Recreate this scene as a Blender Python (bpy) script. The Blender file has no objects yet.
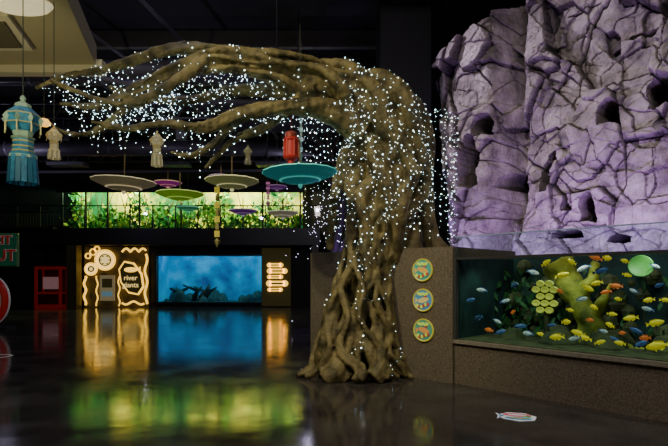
import bpy, math, random
import numpy as np
from mathutils import Vector, Matrix, Euler, noise
from mathutils.bvhtree import BVHTree
random.seed(7)
F=480.0; EYE=1.5
scene=bpy.context.scene
def site(a,b,d):   # pixel column, pixel row and depth -> metres
    return Vector(((a-334)*d/F, d, EYE+(278-b)*d/F))
# ------------------------------------------------------------ materials
def mat(name,col=(.5,.5,.5),rough=.6,metal=0,emit=None,es=0,nscale=5,col2=None,bump=0,bscale=20,spec=None,lo=.35,hi=.65):
    m=bpy.data.materials.new(name); m.use_nodes=True
    nt=m.node_tree; b=nt.nodes['Principled BSDF']
    b.inputs['Base Color'].default_value=(*col,1)
    b.inputs['Roughness'].default_value=rough
    b.inputs['Metallic'].default_value=metal
    if spec is not None: b.inputs['Specular IOR Level'].default_value=spec
    tc=nt.nodes.new('ShaderNodeTexCoord')
    if col2 is not None:
        n=nt.nodes.new('ShaderNodeTexNoise'); n.inputs['Scale'].default_value=nscale; n.inputs['Detail'].default_value=6
        nt.links.new(tc.outputs['Object'],n.inputs['Vector'])
        r=nt.nodes.new('ShaderNodeValToRGB'); r.color_ramp.elements[0].position=lo; r.color_ramp.elements[1].position=hi
        r.color_ramp.elements[0].color=(*col,1); r.color_ramp.elements[1].color=(*col2,1)
        nt.links.new(n.outputs['Fac'],r.inputs['Fac']); nt.links.new(r.outputs['Color'],b.inputs['Base Color'])
        if emit=='tex':
            nt.links.new(r.outputs['Color'],b.inputs['Emission Color']); b.inputs['Emission Strength'].default_value=es
    if emit is not None and emit!='tex':
        b.inputs['Emission Color'].default_value=(*emit,1); b.inputs['Emission Strength'].default_value=es
    if bump:
        n2=nt.nodes.new('ShaderNodeTexNoise'); n2.inputs['Scale'].default_value=bscale; n2.inputs['Detail'].default_value=5
        nt.links.new(tc.outputs['Object'],n2.inputs['Vector'])
        bp=nt.nodes.new('ShaderNodeBump'); bp.inputs['Strength'].default_value=bump; bp.inputs['Distance'].default_value=.02
        nt.links.new(n2.outputs['Fac'],bp.inputs['Height']); nt.links.new(bp.outputs['Normal'],b.inputs['Normal'])
    return m
def glassmat(name,tint=(1,1,1),refl=.06):
    m=bpy.data.materials.new(name); m.use_nodes=True; nt=m.node_tree; nt.nodes.clear()
    o=nt.nodes.new('ShaderNodeOutputMaterial'); mx=nt.nodes.new('ShaderNodeMixShader')
    t=nt.nodes.new('ShaderNodeBsdfTransparent'); t.inputs['Color'].default_value=(*tint,1)
    g=nt.nodes.new('ShaderNodeBsdfGlossy'); g.inputs['Roughness'].default_value=.02
    mx.inputs[0].default_value=refl
    nt.links.new(t.outputs[0],mx.inputs[1]); nt.links.new(g.outputs[0],mx.inputs[2]); nt.links.new(mx.outputs[0],o.inputs[0])
    return m
M_black=mat('matte_black_paint',(.006,.006,.007),.7)
M_wall=mat('dark_wall_paint',(.012,.012,.016),.8,col2=(.022,.022,.03),nscale=1)
M_dgrey=mat('dark_grey_metal',(.03,.03,.035),.45,.6)
M_conc=mat('pebbled_concrete',(.10,.080,.055),.75,col2=(.20,.165,.115),nscale=45,bump=.6,bscale=90)
M_concl=mat('concrete_ledge',(.20,.175,.13),.6,col2=(.27,.24,.19),nscale=20,bump=.3)
M_wire=mat('dark_wire',(.02,.03,.02),.6)
M_glass=glassmat('clear_glass',(.96,1,.99),.07)
M_aglass=glassmat('aquarium_glass',(.88,1,.97),.05)
# ------------------------------------------------------------ mesh builder
class MB:
    def __init__(s): s.v=[]; s.f=[]; s.m=[]
    def add(s,vs,fs,mi=0,M=None):
        o=len(s.v)
        for v in vs:
            v=Vector(v)
            if M is not None: v=M@v
            s.v.append(tuple(v))
        for f in fs: s.f.append([i+o for i in f]); s.m.append(mi)
        return s
    def box(s,c,sz,mi=0,M=None,rz=0):
        a,b,h=[x/2 for x in sz]
        vs=[(x,y,z) for x in(-a,a) for y in(-b,b) for z in(-h,h)]
        T=Matrix.Translation(Vector(c))@Matrix.Rotation(rz,4,'Z')
        if M is not None: T=M@T
        return s.add(vs,[(0,1,3,2),(4,6,7,5),(0,4,5,1),(2,3,7,6),(0,2,6,4),(1,5,7,3)],mi,T)
    def tube(s,pts,rads,n=8,mi=0,M=None,caps=True):
        pts=[Vector(p) for p in pts]
        if not hasattr(rads,'__len__'): rads=[rads]*len(pts)
        vs=[];fs=[]; ref=None
        for i,p in enumerate(pts):
            t=(pts[min(i+1,len(pts)-1)]-pts[max(i-1,0)])
            if t.length<1e-9: t=Vector((0,0,1))
            t.normalize()
            if ref is None: ref=t.orthogonal().normalized()
            ref=(ref-t*ref.dot(t)).normalized(); b=t.cross(ref)
            for k in range(n):
                a=2*math.pi*k/n
                vs.append(p+(ref*math.cos(a)+b*math.sin(a))*rads[i])
        for i in range(len(pts)-1):
            for k in range(n):
                fs.append((i*n+k,i*n+(k+1)%n,(i+1)*n+(k+1)%n,(i+1)*n+k))
        if caps: fs.append(tuple(range(n))[::-1]); fs.append(tuple(range((len(pts)-1)*n,len(pts)*n)))
        return s.add(vs,fs,mi,M)
    def lathe(s,prof,n=24,mi=0,M=None,scal=None):
        vs=[];fs=[]
        for i,(r,z) in enumerate(prof):
            for k in range(n):
                a=2*math.pi*k/n; rr=r*(scal(k,i) if scal else 1)
                vs.append((rr*math.cos(a),rr*math.sin(a),z))
        for i in range(len(prof)-1):
            for k in range(n): fs.append((i*n+k,i*n+(k+1)%n,(i+1)*n+(k+1)%n,(i+1)*n+k))
        return s.add(vs,fs,mi,M)
    def disc(s,r,n=28,mi=0,M=None,th=.02):
        return s.lathe([(0.001,th/2),(r,th/2),(r,-th/2),(0.001,-th/2)],n,mi,M)
    def obj(s,name,mats,parent=None,smooth=False):
        me=bpy.data.meshes.new(name); me.from_pydata(s.v,[],s.f)
        for m in mats: me.materials.append(m)
        me.polygons.foreach_set('material_index',s.m)
        if smooth: me.polygons.foreach_set('use_smooth',[True]*len(s.f))
        me.update()
        o=bpy.data.objects.new(name,me); scene.collection.objects.link(o)
        if parent: o.parent=parent
        return o
def empty(name):
    e=bpy.data.objects.new(name,None); scene.collection.objects.link(e); return e
def T(*a): return Matrix.Translation(Vector(a))
def R(ang,ax): return Matrix.Rotation(ang,4,ax)
def text(name,body,loc,size,m,parent=None,rot=(math.pi/2,0,0),ext=.01,off=0):
    c=bpy.data.curves.new(name,'FONT'); c.body=body; c.size=size; c.extrude=ext; c.offset=off; c.align_x='CENTER'; c.align_y='CENTER'
    c.materials.append(m); o=bpy.data.objects.new(name,c); scene.collection.objects.link(o); o.location=loc; o.rotation_euler=rot
    if parent: o.parent=parent
    return o
def light(kind,name,loc,tgt,energy,col,size=.1,angle=60,blend=.5):
    l=bpy.data.lights.new(name,kind); l.energy=energy; l.color=col
    if kind=='SPOT': l.spot_size=math.radians(angle); l.spot_blend=blend; l.shadow_soft_size=size
    elif kind=='POINT': l.shadow_soft_size=size
    elif kind=='AREA': l.size=size
    o=bpy.data.objects.new(name,l); scene.collection.objects.link(o); o.location=loc
    if tgt is not None: o.rotation_euler=(Vector(tgt)-Vector(loc)).to_track_quat('-Z','Y').to_euler()
    return o
def catmull(P,n=10):
    out=[]
    A=[np.array(p,float) for p in P]; A=[2*A[0]-A[1]]+A+[2*A[-1]-A[-2]]
    for i in range(1,len(A)-2):
        for k in range(n):
            t=k/n; p0,p1,p2,p3=A[i-1:i+3]
            out.append(.5*((2*p1)+(-p0+p2)*t+(2*p0-5*p1+4*p2-p3)*t*t+(-p0+3*p1-3*p2+p3)*t**3))
    out.append(A[-2]); return out
def vnoise(x,y,seed):
    tb=np.random.RandomState(seed).uniform(-1,1,(64,64)); xi=np.floor(x).astype(int); yi=np.floor(y).astype(int)
    fx=x-xi; fy=y-yi; fx=fx*fx*(3-2*fx); fy=fy*fy*(3-2*fy); g=lambda a,b:tb[a%64,b%64]
    return (g(xi,yi)*(1-fx)+g(xi+1,yi)*fx)*(1-fy)+(g(xi,yi+1)*(1-fx)+g(xi+1,yi+1)*fx)*fy
# ------------------------------------------------------------ camera/world
cam=bpy.data.cameras.new('camera'); co=bpy.data.objects.new('camera',cam); scene.collection.objects.link(co)
co.location=(0,0,EYE); co.rotation_euler=(math.pi/2,0,0); cam.sensor_width=36; cam.lens=F/668*36; cam.shift_y=55/668; cam.clip_end=200
scene.camera=co
w=bpy.data.worlds.new('world'); scene.world=w; w.use_nodes=True
w.node_tree.nodes['Background'].inputs[0].default_value=(.5,.5,.7,1); w.node_tree.nodes['Background'].inputs[1].default_value=.02
# ------------------------------------------------------------ room shell
XL,XR,YB,YF,H=-22,16,-5,27,9
fl=MB().box(((XL+XR)/2,(YB+YF)/2,-.1),(XR-XL,YF-YB,.2))
mf=bpy.data.materials.new('polished_dark_floor'); mf.use_nodes=True; nt=mf.node_tree; b=nt.nodes['Principled BSDF']
tc=nt.nodes.new('ShaderNodeTexCoord'); n=nt.nodes.new('ShaderNodeTexNoise'); n.inputs['Scale'].default_value=1.6; n.inputs['Detail'].default_value=10; n.inputs['Roughness'].default_value=.65
nt.links.new(tc.outputs['Object'],n.inputs['Vector'])
r=nt.nodes.new('ShaderNodeValToRGB'); r.color_ramp.elements[0].position=.3; r.color_ramp.elements[1].position=.7; r.color_ramp.elements[0].color=(.026,.024,.024,1); r.color_ramp.elements[1].color=(.085,.074,.066,1)
nt.links.new(n.outputs['Fac'],r.inputs['Fac']); nt.links.new(r.outputs['Color'],b.inputs['Base Color'])
mr=nt.nodes.new('ShaderNodeMapRange'); mr.inputs['From Min'].default_value=.3; mr.inputs['From Max'].default_value=.7; mr.inputs['To Min'].default_value=.06; mr.inputs['To Max'].default_value=.17
nt.links.new(n.outputs['Fac'],mr.inputs['Value']); nt.links.new(mr.outputs['Result'],b.inputs['Roughness'])
n3=nt.nodes.new('ShaderNodeTexNoise'); n3.inputs['Scale'].default_value=4; n3.inputs['Detail'].default_value=3; nt.links.new(tc.outputs['Object'],n3.inputs['Vector'])
bp=nt.nodes.new('ShaderNodeBump'); bp.inputs['Strength'].default_value=.12; bp.inputs['Distance'].default_value=.012
nt.links.new(n3.outputs['Fac'],bp.inputs['Height']); nt.links.new(bp.outputs['Normal'],b.inputs['Normal'])
b.inputs['Specular IOR Level'].default_value=.65
fl.obj('floor',[mf])
MB().box(((XL+XR)/2,(YB+YF)/2,H+.1),(XR-XL,YF-YB,.2)).obj('ceiling',[mat('ceiling_paint',(.03,.028,.035),.8)])
MB().box(((XL+XR)/2,YF+.1,H/2),(XR-XL,.2,H)).obj('wall_back',[M_wall])
MB().box((XL-.1,(YB+YF)/2,H/2),(.2,YF-YB,H)).obj('wall_left',[M_wall])
MB().box((XR+.1,(YB+YF)/2,H/2),(.2,YF-YB,H)).obj('wall_right',[M_wall])
MB().box(((XL+XR)/2,YB-.1,H/2),(XR-XL,.2,H)).obj('wall_front',[M_wall])
YP=24.8
wx0,wx1=site(157,0,YP).x,site(265,0,YP).x; wz0,wz1=site(0,302,YP).z,site(0,256,YP).z
px1=-.7
p=MB()
for x0,x1,z0,z1 in [(XL,wx0,0,3.15),(wx1,px1,0,3.15),(wx0,wx1,0,wz0),(wx0,wx1,wz1,3.15)]:
    p.box(((x0+x1)/2,YP+.1,(z0+z1)/2),(x1-x0,.2,z1-z0))
p.obj('wall_partition',[M_black])
MB().box(((XL+px1)/2,25.5,3.575),(px1-XL,3,.85)).obj('mezzanine_slab',[mat('mezz_fascia',(.02,.02,.022),.4)])
MB().box((px1-.25,24.3,1.57),(.35,.35,3.15)).obj('trim_1',[mat('door_trim',(.09,.075,.05),.5)])
MB().box(((wx0+wx1)/2,YP-.05,wz1+.06),(wx1-wx0+.3,.1,.12)).box(((wx0+wx1)/2,YP-.05,wz0-.06),(wx1-wx0+.3,.1,.12)).box((wx0-.06,YP-.05,(wz0+wz1)/2),(.12,.1,wz1-wz0)).box((wx1+.06,YP-.05,(wz0+wz1)/2),(.12,.1,wz1-wz0)).obj('trim_2',[M_dgrey])
ba=empty('blue_aquarium')
m_bw=mat('blue_water_backdrop',(.004,.06,.20),.8,col2=(.015,.26,.50),nscale=.9,emit='tex',es=.62)  # backdrop glows by itself, lit water painted in as emission
m_br=mat('underwater_rock',(.02,.05,.06),.8,col2=(.06,.13,.13),nscale=4,bump=.5)
cx=(wx0+wx1)/2; W2=(wx1-wx0)
q=MB().box((cx,26.75,1.55),(W2,.1,3.0)).box((wx0-.05,25.9,1.55),(.1,1.7,3.0)).box((wx1+.05,25.9,1.55),(.1,1.7,3.0)).obj('tank_shell',[m_bw],ba)
MB().box((cx,25.9,wz0-.05),(W2,1.7,.1)).obj('tank_bed',[m_br],ba)
rk=MB()
for i in range(34):
    x=wx0+.3+random.random()*(W2-.6); rr=.12+random.random()*.3
    if i<10: x=wx0+.6+i*.22
    prof=[(0.01,rr*1.1),(rr*.5,rr*.9),(rr*.9,rr*.3),(rr,-.1)]
    rk.lathe(prof,7,0,T(x,25.3+random.random()*1.1,wz0+.05)@R(random.random()*6,'Z')@Matrix.Diagonal((1.4,.9,.6+random.random()*1.3,1)))
for k in range(9):
    x=wx0+.4+random.random()*2.0; z=wz0+.2; rk.tube([(x,25.6,z),(x+random.uniform(-.3,.3),25.6,z+.35),(x+random.uniform(-.7,.7),25.5,z+.4+random.random()*.4)],[.14,.10,.04],6)
rk.obj('rocks',[m_br],ba,True)
MB().box((cx,YP+.02,(wz0+wz1)/2),(W2,.03,wz1-wz0)).obj('window_pane',[M_aglass],ba)
for k in range(3):
    light('POINT','blue_tank_lamp',(wx0+W2*(k+.5)/3,25.25,2.98),None,75,(.35,.8,1),.08)
# ------------------------------------------------------------ display panel, signs (ground floor)
m_yel=mat('backlit_yellow',(.9,.6,.08),.5,emit=(1,.56,.06),es=2.0)
m_cream=mat('backlit_cream',(.9,.85,.6),.5,emit=(1,.72,.22),es=1.1)
m_olv=mat('sign_olive',(.03,.028,.012),.7,emit=(.25,.2,.04),es=.06)
def ring(r0,r1,n=32):
    return [(r0,.03),(r1,.03),(r1,-.03),(r0,-.03),(r0,.03)]
RX=R(math.pi/2,'X')
ds=empty('river_giants_display')
pd=MB(); c=site(116,278,24.6)
pd.box((c.x,24.7,1.55),(3.3,.1,3.1),0)
pd.obj('back_panel',[mat('display_panel',(.09,.06,.012),.5,col2=(.012,.010,.006),nscale=1.9,emit='tex',es=.3)],ds)
g=MB()
def cdisc(a,b,rpx,mi,d=24.55): 
    p=site(a,b,d); g.disc(rpx*d/F,28,mi,T(*p)@RX,.06)
def cring(a,b,rpx,w,mi,d=24.5):
    p=site(a,b,d); rr=rpx*d/F; g.lathe(ring(rr-w,rr),32,mi,T(*p)@RX)
cdisc(105,260,9,1); cring(105,260,10.5,.1,0); cring(105,260,6,.04,2)
for q_ in range(6): 
    p_=site(105,260,24.48); g.box((p_.x+.22*math.cos(q_*1.05),p_.y,p_.z+.22*math.sin(q_*1.05)),(.1,.03,.05),2)
cdisc(91,269,5,1); cring(91,269,6.5,.06,0); cring(91,269,3,.05,2)
for (a,b_,r_) in [(88,256,3),(93,252,3.5),(97,249,3)]: cring(a,b_,r_,.05,0)
def wig(ax,y0,y1,amp,ph,rr=.05):
    pts=[]
    for i in range(30):
        t=i/29; pts.append(site(ax+amp*math.sin(t*14+ph),y0+(y1-y0)*t,24.5))
    g.tube(pts,rr,6,0)
wig(146,254,304,1.2,0,.06); wig(85,276,305,1.0,1,.06); wig(119,276,306,.8,2,.035); wig(97,276,306,.8,4,.035)
p0=[site(122+24*t,252-3.5*abs(math.sin(t*9)),24.5) for t in np.linspace(0,1,24)]; g.tube(p0,.05,6,0)
p0=[site(122+22*t,303+1.5*math.sin(t*9),24.5) for t in np.linspace(0,1,24)]; g.tube(p0,.05,6,0)
g.obj('lit_cutouts',[m_yel,m_cream,m_olv],ds,True)
g=MB(); p=site(131.5,278,24.5)
g.disc(.70,8,0,T(*p)@RX@R(math.pi/8,'Z')@Matrix.Diagonal((.85,1.35,1,1)),.08)
g.disc(.60,8,1,T(p.x,p.y-.05,p.z)@RX@R(math.pi/8,'Z')@Matrix.Diagonal((.85,1.42,1,1)),.06)
fe=[(.34*math.cos(i/20*2*math.pi),0,.13*math.sin(i/20*2*math.pi)) for i in range(20)]
g.add([(p.x+a,p.y-.1,p.z+.42+c_) for a,_,c_ in fe],[tuple(range(20))],0)
g.add([(p.x+.3,p.y-.1,p.z+.42),(p.x+.5,p.y-.1,p.z+.6),(p.x+.5,p.y-.1,p.z+.25)],[(0,1,2)],0)
g.obj('name_board',[m_yel,m_olv],ds)
text('board_text','river\ngiants',(p.x,p.y-.12,p.z-.18),.36,m_cream,ds)
g=MB(); p=site(107.5,288,24.5); g.box(p,(.75,.06,1.3),0).box((p.x,p.y-.04,p.z+.25),(.5,.04,.45),1).box((p.x,p.y-.04,p.z-.3),(.5,.04,.25),2)
g.obj('info_poster',[mat('poster_frame',(.35,.25,.12),.5,emit=(.5,.4,.2),es=.25),m_olv,mat('poster_picture',(.2,.4,.5),.5,emit=(.2,.4,.5),es=.3)],ds)
ps=empty('stacked_plaque_sign')
g=MB(); p=site(276,280,24.6)
g.box((p.x,24.72,1.55),(1.5,.08,3.0),1)
for i,(wd,hh) in enumerate([(.60,.20),(.76,.24),(.60,.18),(.80,.27),(.58,.17)]):
    zz=[2.16,1.86,1.56,1.22,.90][i]; xo=p.x+(.06 if i%2 else -.05)
    g.box((xo,24.62,zz),(wd,.08,hh),0); g.disc(hh*.6,12,0,T(xo-wd*.5,24.62,zz)@RX,.08); g.disc(hh*.6,12,0,T(xo+wd*.5,24.62,zz)@RX,.08)
    g.box((xo,24.56,zz),(wd*.8,.02,hh*.3),1)
g.obj('plaques',[m_yel,m_olv],ps)
m_red=mat('red_paint',(.45,.015,.012),.35,emit=(.5,.02,.01),es=.08)
rc=MB(); c=site(52,300,24.0); X0,Y0=c.x,24.0; hw,dp,ht=.6,.32,2.0
for sx in(-1,1):
    for sy in(-1,1): rc.box((X0+sx*hw,Y0+sy*dp,ht/2),(.11,.11,ht),0)
rc.box((X0,Y0,ht),(1.3,.7,.14),0).box((X0,Y0,.08),(1.3,.7,.16),0).box((X0,Y0,.75),(1.2,.65,.09),0).box((X0,Y0+.3,1.1),(1.2,.05,1.8),1).box((X0,Y0-.1,1.25),(.6,.3,.6),2).box((X0-.25,Y0-.3,.45),(.5,.05,.5),1)
rc.obj('red_vending_cabinet',[m_red,mat('cabinet_back',(.12,.01,.01),.5),mat('cabinet_screen',(.1,.12,.15),.3,emit=(.4,.2,.2),es=.3)])
fs=empty('mascot_entrance_sign')
g=MB(); c=site(0,249,14)
m_grn=mat('sign_green',(.012,.09,.04),.5,emit=(.02,.3,.15),es=.05); m_wht=mat('sign_white',(.6,.6,.55),.5,emit=(.8,.7,.7),es=.06)
g.box((c.x,14.1,c.z-.02),(.95,.08,.98),4); g.box((c.x,14.05,c.z-.02),(.90,.08,.93),0)
pts=[(c.x-.30+.5*math.sin(a)*.9,14.0,.85+.62*math.cos(a)) for a in np.linspace(.1,2.9,20)]
g.tube(pts,[.10]*20,8,2); g.tube([(x-.02,y+.05,z) for x,y,z in pts],[.13]*20,8,1)
g.box((c.x-.3,14.1,.6),(.14,.12,1.2),3); g.box((c.x-.2,14.1,.03),(.9,.5,.06),3)
g.obj('sign_board',[m_grn,m_wht,m_red,M_dgrey,mat('sign_edge',(.15,.3,.1),.5)],fs)
text('letter_outline','OUT',(c.x-.02,14.0,c.z-.20),.46,m_wht,fs,off=.015)
text('sign_letters','OUT',(c.x-.02,13.98,c.z-.20),.46,m_red,fs,off=.005)
text('letter_outline','EXIT',(c.x-.02,14.0,c.z+.25),.36,m_wht,fs,off=.015)
text('sign_letters','EXIT',(c.x-.02,13.98,c.z+.25),.36,m_red,fs,off=.005)
g=MB()
for i in range(6): g.box((-21+i*1.15,24.5,1.5),(1.05,.08,2.9),0); g.box((-21.55+i*1.15,24.46,1.5),(.06,.1,3.0),1)
g.obj('dark_shopfront_panels',[mat('shopfront',(.03,.03,.035),.35),M_dgrey])
MB().box((site(73,0,24).x,24.1,1.57),(.5,.5,3.14),0).obj('column',[mat('column_tan',(.09,.08,.03),.5)])
# ------------------------------------------------------------ mezzanine planted display + balustrade
mx0,mx1=site(60,0,24.3).x,site(300,0,24.3).x; mz0,mz1=4.0,6.25; mzv=5.85
pl=empty('planted_mezzanine_display')
m_bk=mat('planting_glow_backdrop',(.015,.17,.04),.8,col2=(1.0,.85,.10),nscale=.5,emit='tex',es=2.0,lo=.42,hi=.60)  # light behind the foliage painted in as noise emission on a backdrop
MB().box(((mx0+mx1)/2,26.2,(mz0+mz1)/2),(mx1-mx0,.1,mz1-mz0)).obj('glowing_backdrop',[m_bk],pl)
lf=MB()
for i in range(2600):
    x=random.uniform(mx0,mx1); y=random.uniform(24.7,25.9)
    dens=.5+.5*math.sin(x*1.7)+.45*math.sin(x*4.1)
    z=mz0+ (random.random()**1.3)*1.95*min(1,.35+.55*max(0,dens))
    Ln=random.uniform(.12,.42); wd=Ln*.28
    Mx=T(x,y,z)@Euler((random.uniform(-1,1),random.uniform(-1.2,1.2),random.uniform(0,6.3))).to_matrix().to_4x4()
    lf.add([(0,0,0),(-wd,0,Ln*.45),(0,.02,Ln),(wd,0,Ln*.45)],[(0,3,2,1)],random.choice([0,0,1,1,2]),Mx)
for i in range(30):
    x=random.uniform(mx0,mx1); lf.tube([(x,25.3,mz0),(x+random.uniform(-.4,.4),25.3,mz0+1),(x+random.uniform(-.6,.6),25.4,mz1)],[.04,.03,.015],5,3)
lf.obj('foliage',[mat('leaf_dark',(.02,.18,.05),.5),mat('leaf_mid',(.10,.42,.04),.5),mat('leaf_lime',(.5,.65,.05),.5),mat('stem',(.08,.05,.02),.8)],pl)
for k in range(8):
    light('POINT','planting_lamp',(mx0+(mx1-mx0)*(k+.5)/8,24.85,6.12),None,170,(1,.95,.42) if k%3 else (.45,1,.6),.06)
g=MB(); g.box(((mx0+mx1)/2,25.3,mz1+.1),(mx1-mx0+.4,2.0,.2),0); g.box(((mx0+mx1)/2,24.42,(mzv+mz1)/2),(mx1-mx0+.4,.08,mz1-mzv),0)
for px_ in (60,84,106,138,180,218,262,300):
    x=site(px_,0,24.2).x; g.box((x,24.4,(mz0+mzv)/2),(.07,.09,mzv-mz0),0)
g.obj('frame',[M_dgrey],pl)
bl=empty('glass_balustrade')
MB().box(((XL+px1)/2,24.02,4.55),(px1-XL,.02,1.1)).obj('glass',[M_glass],bl)
g=MB().tube([(XL,24.02,5.12),(px1,24.02,5.12)],.03,8)
for i in range(19): g.box((XL+.5+i*1.13,24.02,4.55),(.05,.05,1.1))
g.obj('rail',[M_dgrey],bl)
g=MB()
for i in range(60): g.tube([(-22+i*.14,23.7,4.0),(-22+i*.14,23.7,4.75)],.015,4)
g.tube([(-22,23.7,4.75),(-13.8,23.7,4.75)],.03,6); g.box((-17.9,23.75,3.95),(8.2,.4,.12))
g.obj('balcony_railing',[M_dgrey])
# ------------------------------------------------------------ ceiling services
m_truss=mat('truss_paint',(.07,.065,.085),.5); m_pipe=mat('pipe',(.12,.11,.14),.5)
def truss(name,x0,x1,y,z,h=.5):
    g=MB(); n=int(abs(x1-x0)/.6)
    g.tube([(x0,y,z),(x1,y,z)],.04,6); g.tube([(x0,y,z+h),(x1,y,z+h)],.04,6)
    for i in range(n):
        a=x0+(x1-x0)*i/n; b_=x0+(x1-x0)*(i+.5)/n; c_=x0+(x1-x0)*(i+1)/n
        g.tube([(a,y,z),(b_,y,z+h)],.02,5); g.tube([(b_,y,z+h),(c_,y,z)],.02,5)
    for xx in (x0+1,(x0+x1)/2,x1-1): g.tube([(xx,y,z+h),(xx,y,H)],.015,5)
    g.obj(name,[m_truss])
truss('lighting_truss',-21,0,21,6.6); truss('lighting_truss',-21,0,16.5,7.0)
g=MB()
for k,(y,z) in enumerate([(18.5,6.5),(13.5,7.3)]):
    g.tube([(-21,y,z),(0,y,z)],.3,16)
    for i in range(10): g.tube([(-20.6+i*2,y,z),(-20.5+i*2,y,z)],.33,16)
for xx in (-18,-8,-1): g.tube([(xx,18.5,6.8),(xx,18.5,H)],.02,5); g.tube([(xx,13.5,7.6),(xx,13.5,H)],.02,5)
g.obj('ventilation_duct',[mat('duct',(.09,.08,.10),.5,.3)],smooth=True)
g=MB()
for k in range(4): g.tube([(-12+k*2.4,9,8.2-.1*k),(-8+k*2.0,25,8.2-.1*k)],.05,8)
for k in range(6): g.box((-5.5,9+k*2.8,8.74),(16,.16,.5))
g.tube([(-9,11,6.9),(-4,14,6.7),(0,15,6.9)],.07,8); g.tube([(-15,20,5.9),(-2,20.5,6.1)],.06,8)
g.obj('overhead_pipework',[m_pipe])
g=MB()
for k in range(4): 
    x=-15+k*4.2; g.box((x,19.5,6.1),(1.5,.5,.12)); g.tube([(x,19.5,6.1),(x,19.5,H-.01)],.02,5)
    g.box((x+1.2,17,6.6),(.3,.3,.4)); g.tube([(x+1.2,17,6.6),(x+1.2,17,7.1)],.02,5)
g.obj('stage_light_fittings',[mat('fitting',(.10,.10,.11),.4)])
g=MB()
zb=5.5; P4=[(-9.5,6.6),(-3.75,6.6),(-4.5,9.1),(-9.5,9.1)]
def prism(g,P,z0,z1,mi):
    n=len(P); g.add([(x,y,z0) for x,y in P]+[(x,y,z1) for x,y in P],[tuple(range(n))[::-1],tuple(range(n,2*n))]+[(i,(i+1)%n,(i+1)%n+n,i+n) for i in range(n)],mi)
prism(g,P4,zb,zb+.4,0)
prism(g,[(-9.6,9.0),(-4.35,9.0),(-4.35,9.2),(-9.6,9.2)],zb-.14,zb+.1,1)
prism(g,[(-8.6,7.2),(-4.9,7.2),(-5.2,8.3),(-8.6,8.3)],zb-.07,zb,1)
prism(g,[(-8.4,7.35),(-5.05,7.35),(-5.3,8.15),(-8.4,8.15)],zb-.10,zb-.07,2)
g.lathe([(.30,.12),(.34,.0),(.30,-.05),(.001,-.05)],24,3,T(-4.55,7.0,zb-.02)@Matrix.Diagonal((1.3,.7,1,1)))
for x,y in((-9,7),(-5,7),(-9,8.8),(-5,8.8)): g.tube([(x,y,zb+.4),(x,y,H)],.02,6)
g.obj('suspended_ceiling_canopy',[mat('canopy_beige',(.36,.32,.18),.6),mat('canopy_trim',(.55,.5,.34),.5),mat('canopy_recess',(.10,.09,.05),.6),mat('canopy_lamp',(.8,.75,.5),.5,emit=(1,.85,.5),es=.5)])
light('SPOT','canopy_light',(-6.2,5.6,2.8),(-5.6,8,5.5),200,(1,.90,.55),.3,75,.8)
MB().box((1.85,13,4.5),(1.3,1.3,9)).obj('structural_column',[mat('column_black',(.03,.03,.036),.6)])
g=MB(); c=site(277,0,8.5); g.tube([(c.x,8.5,5.4),(c.x,8.5,H)],.012,6)
g.obj('suspension_cable',[M_dgrey])
# ------------------------------------------------------------ aquarium block frame on the right
A=Vector((1.72,6.85,0)); u=Vector((.682,-.731,0)).normalized(); nn=Vector((.731,.682,0)).normalized()
ML=Matrix(((u.x,nn.x,0,A.x),(u.y,nn.y,0,A.y),(0,0,1,0),(0,0,0,1)))
def L(s,t,z): return ML@Vector((s,t,z))
def onp(a,b,t):   # sight line meets the plane parallel to the tank front at offset t -> (s,z)
    d=Vector(((a-334)/F,1,0)); k=(A.dot(nn)+t)/d.dot(nn); P=d*k
    return (P-A).dot(u), EYE+(278-b)/F*k
SE=4.7
MB().box((SE/2,.95,.29),(SE,1.9,.58),0,ML).box((SE/2,.06,.60),(SE,.2,.05),1,ML).obj('aquarium_plinth',[M_conc,M_concl])
g=MB(); e1_=L(-.03,1.9,0); PW=[(-.42,8.6),(1.62,6.88),(1.69,6.84),(e1_.x,e1_.y),(2.2,8.9),(.6,9.4),(-.1,9.4)]
prism(g,PW,0,1.95,0)
g.obj('raised_planter',[M_conc])
aq=empty('cichlid_aquarium')
m_tb=mat('tank_backdrop',(.004,.018,.026),.8,col2=(.012,.055,.055),nscale=3,bump=.6,bscale=6)
m_tr=mat('tank_rock',(.03,.04,.02),.8,col2=(.09,.10,.04),nscale=6,bump=.6,bscale=12)
MB().box((SE/2,1.7,1.2),(SE,.1,1.3),0,ML).box((.03,.85,1.2),(.06,1.6,1.2),0,ML).box((SE-.03,.85,1.2),(.06,1.6,1.2),0,ML).box((SE/2,.85,.61),(SE,1.7,.06),1,ML).obj('tank_shell',[m_tb,m_tr],aq)
MB().box((SE/2,.02,1.34),(SE,.025,1.48),0,ML).obj('front_glass',[M_aglass],aq)
MB().box((SE/2,.01,1.775),(SE,.07,.035),0,ML).box((.02,0,1.2),(.05,.07,1.2),0,ML).box((SE/2,.02,2.085),(SE,.04,.012),1,ML).obj('top_frame',[mat('frame_dark',(.05,.05,.05),.4),mat('glass_edge',(.3,.4,.45),.2,emit=(.3,.35,.5),es=.15)],aq)
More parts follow.
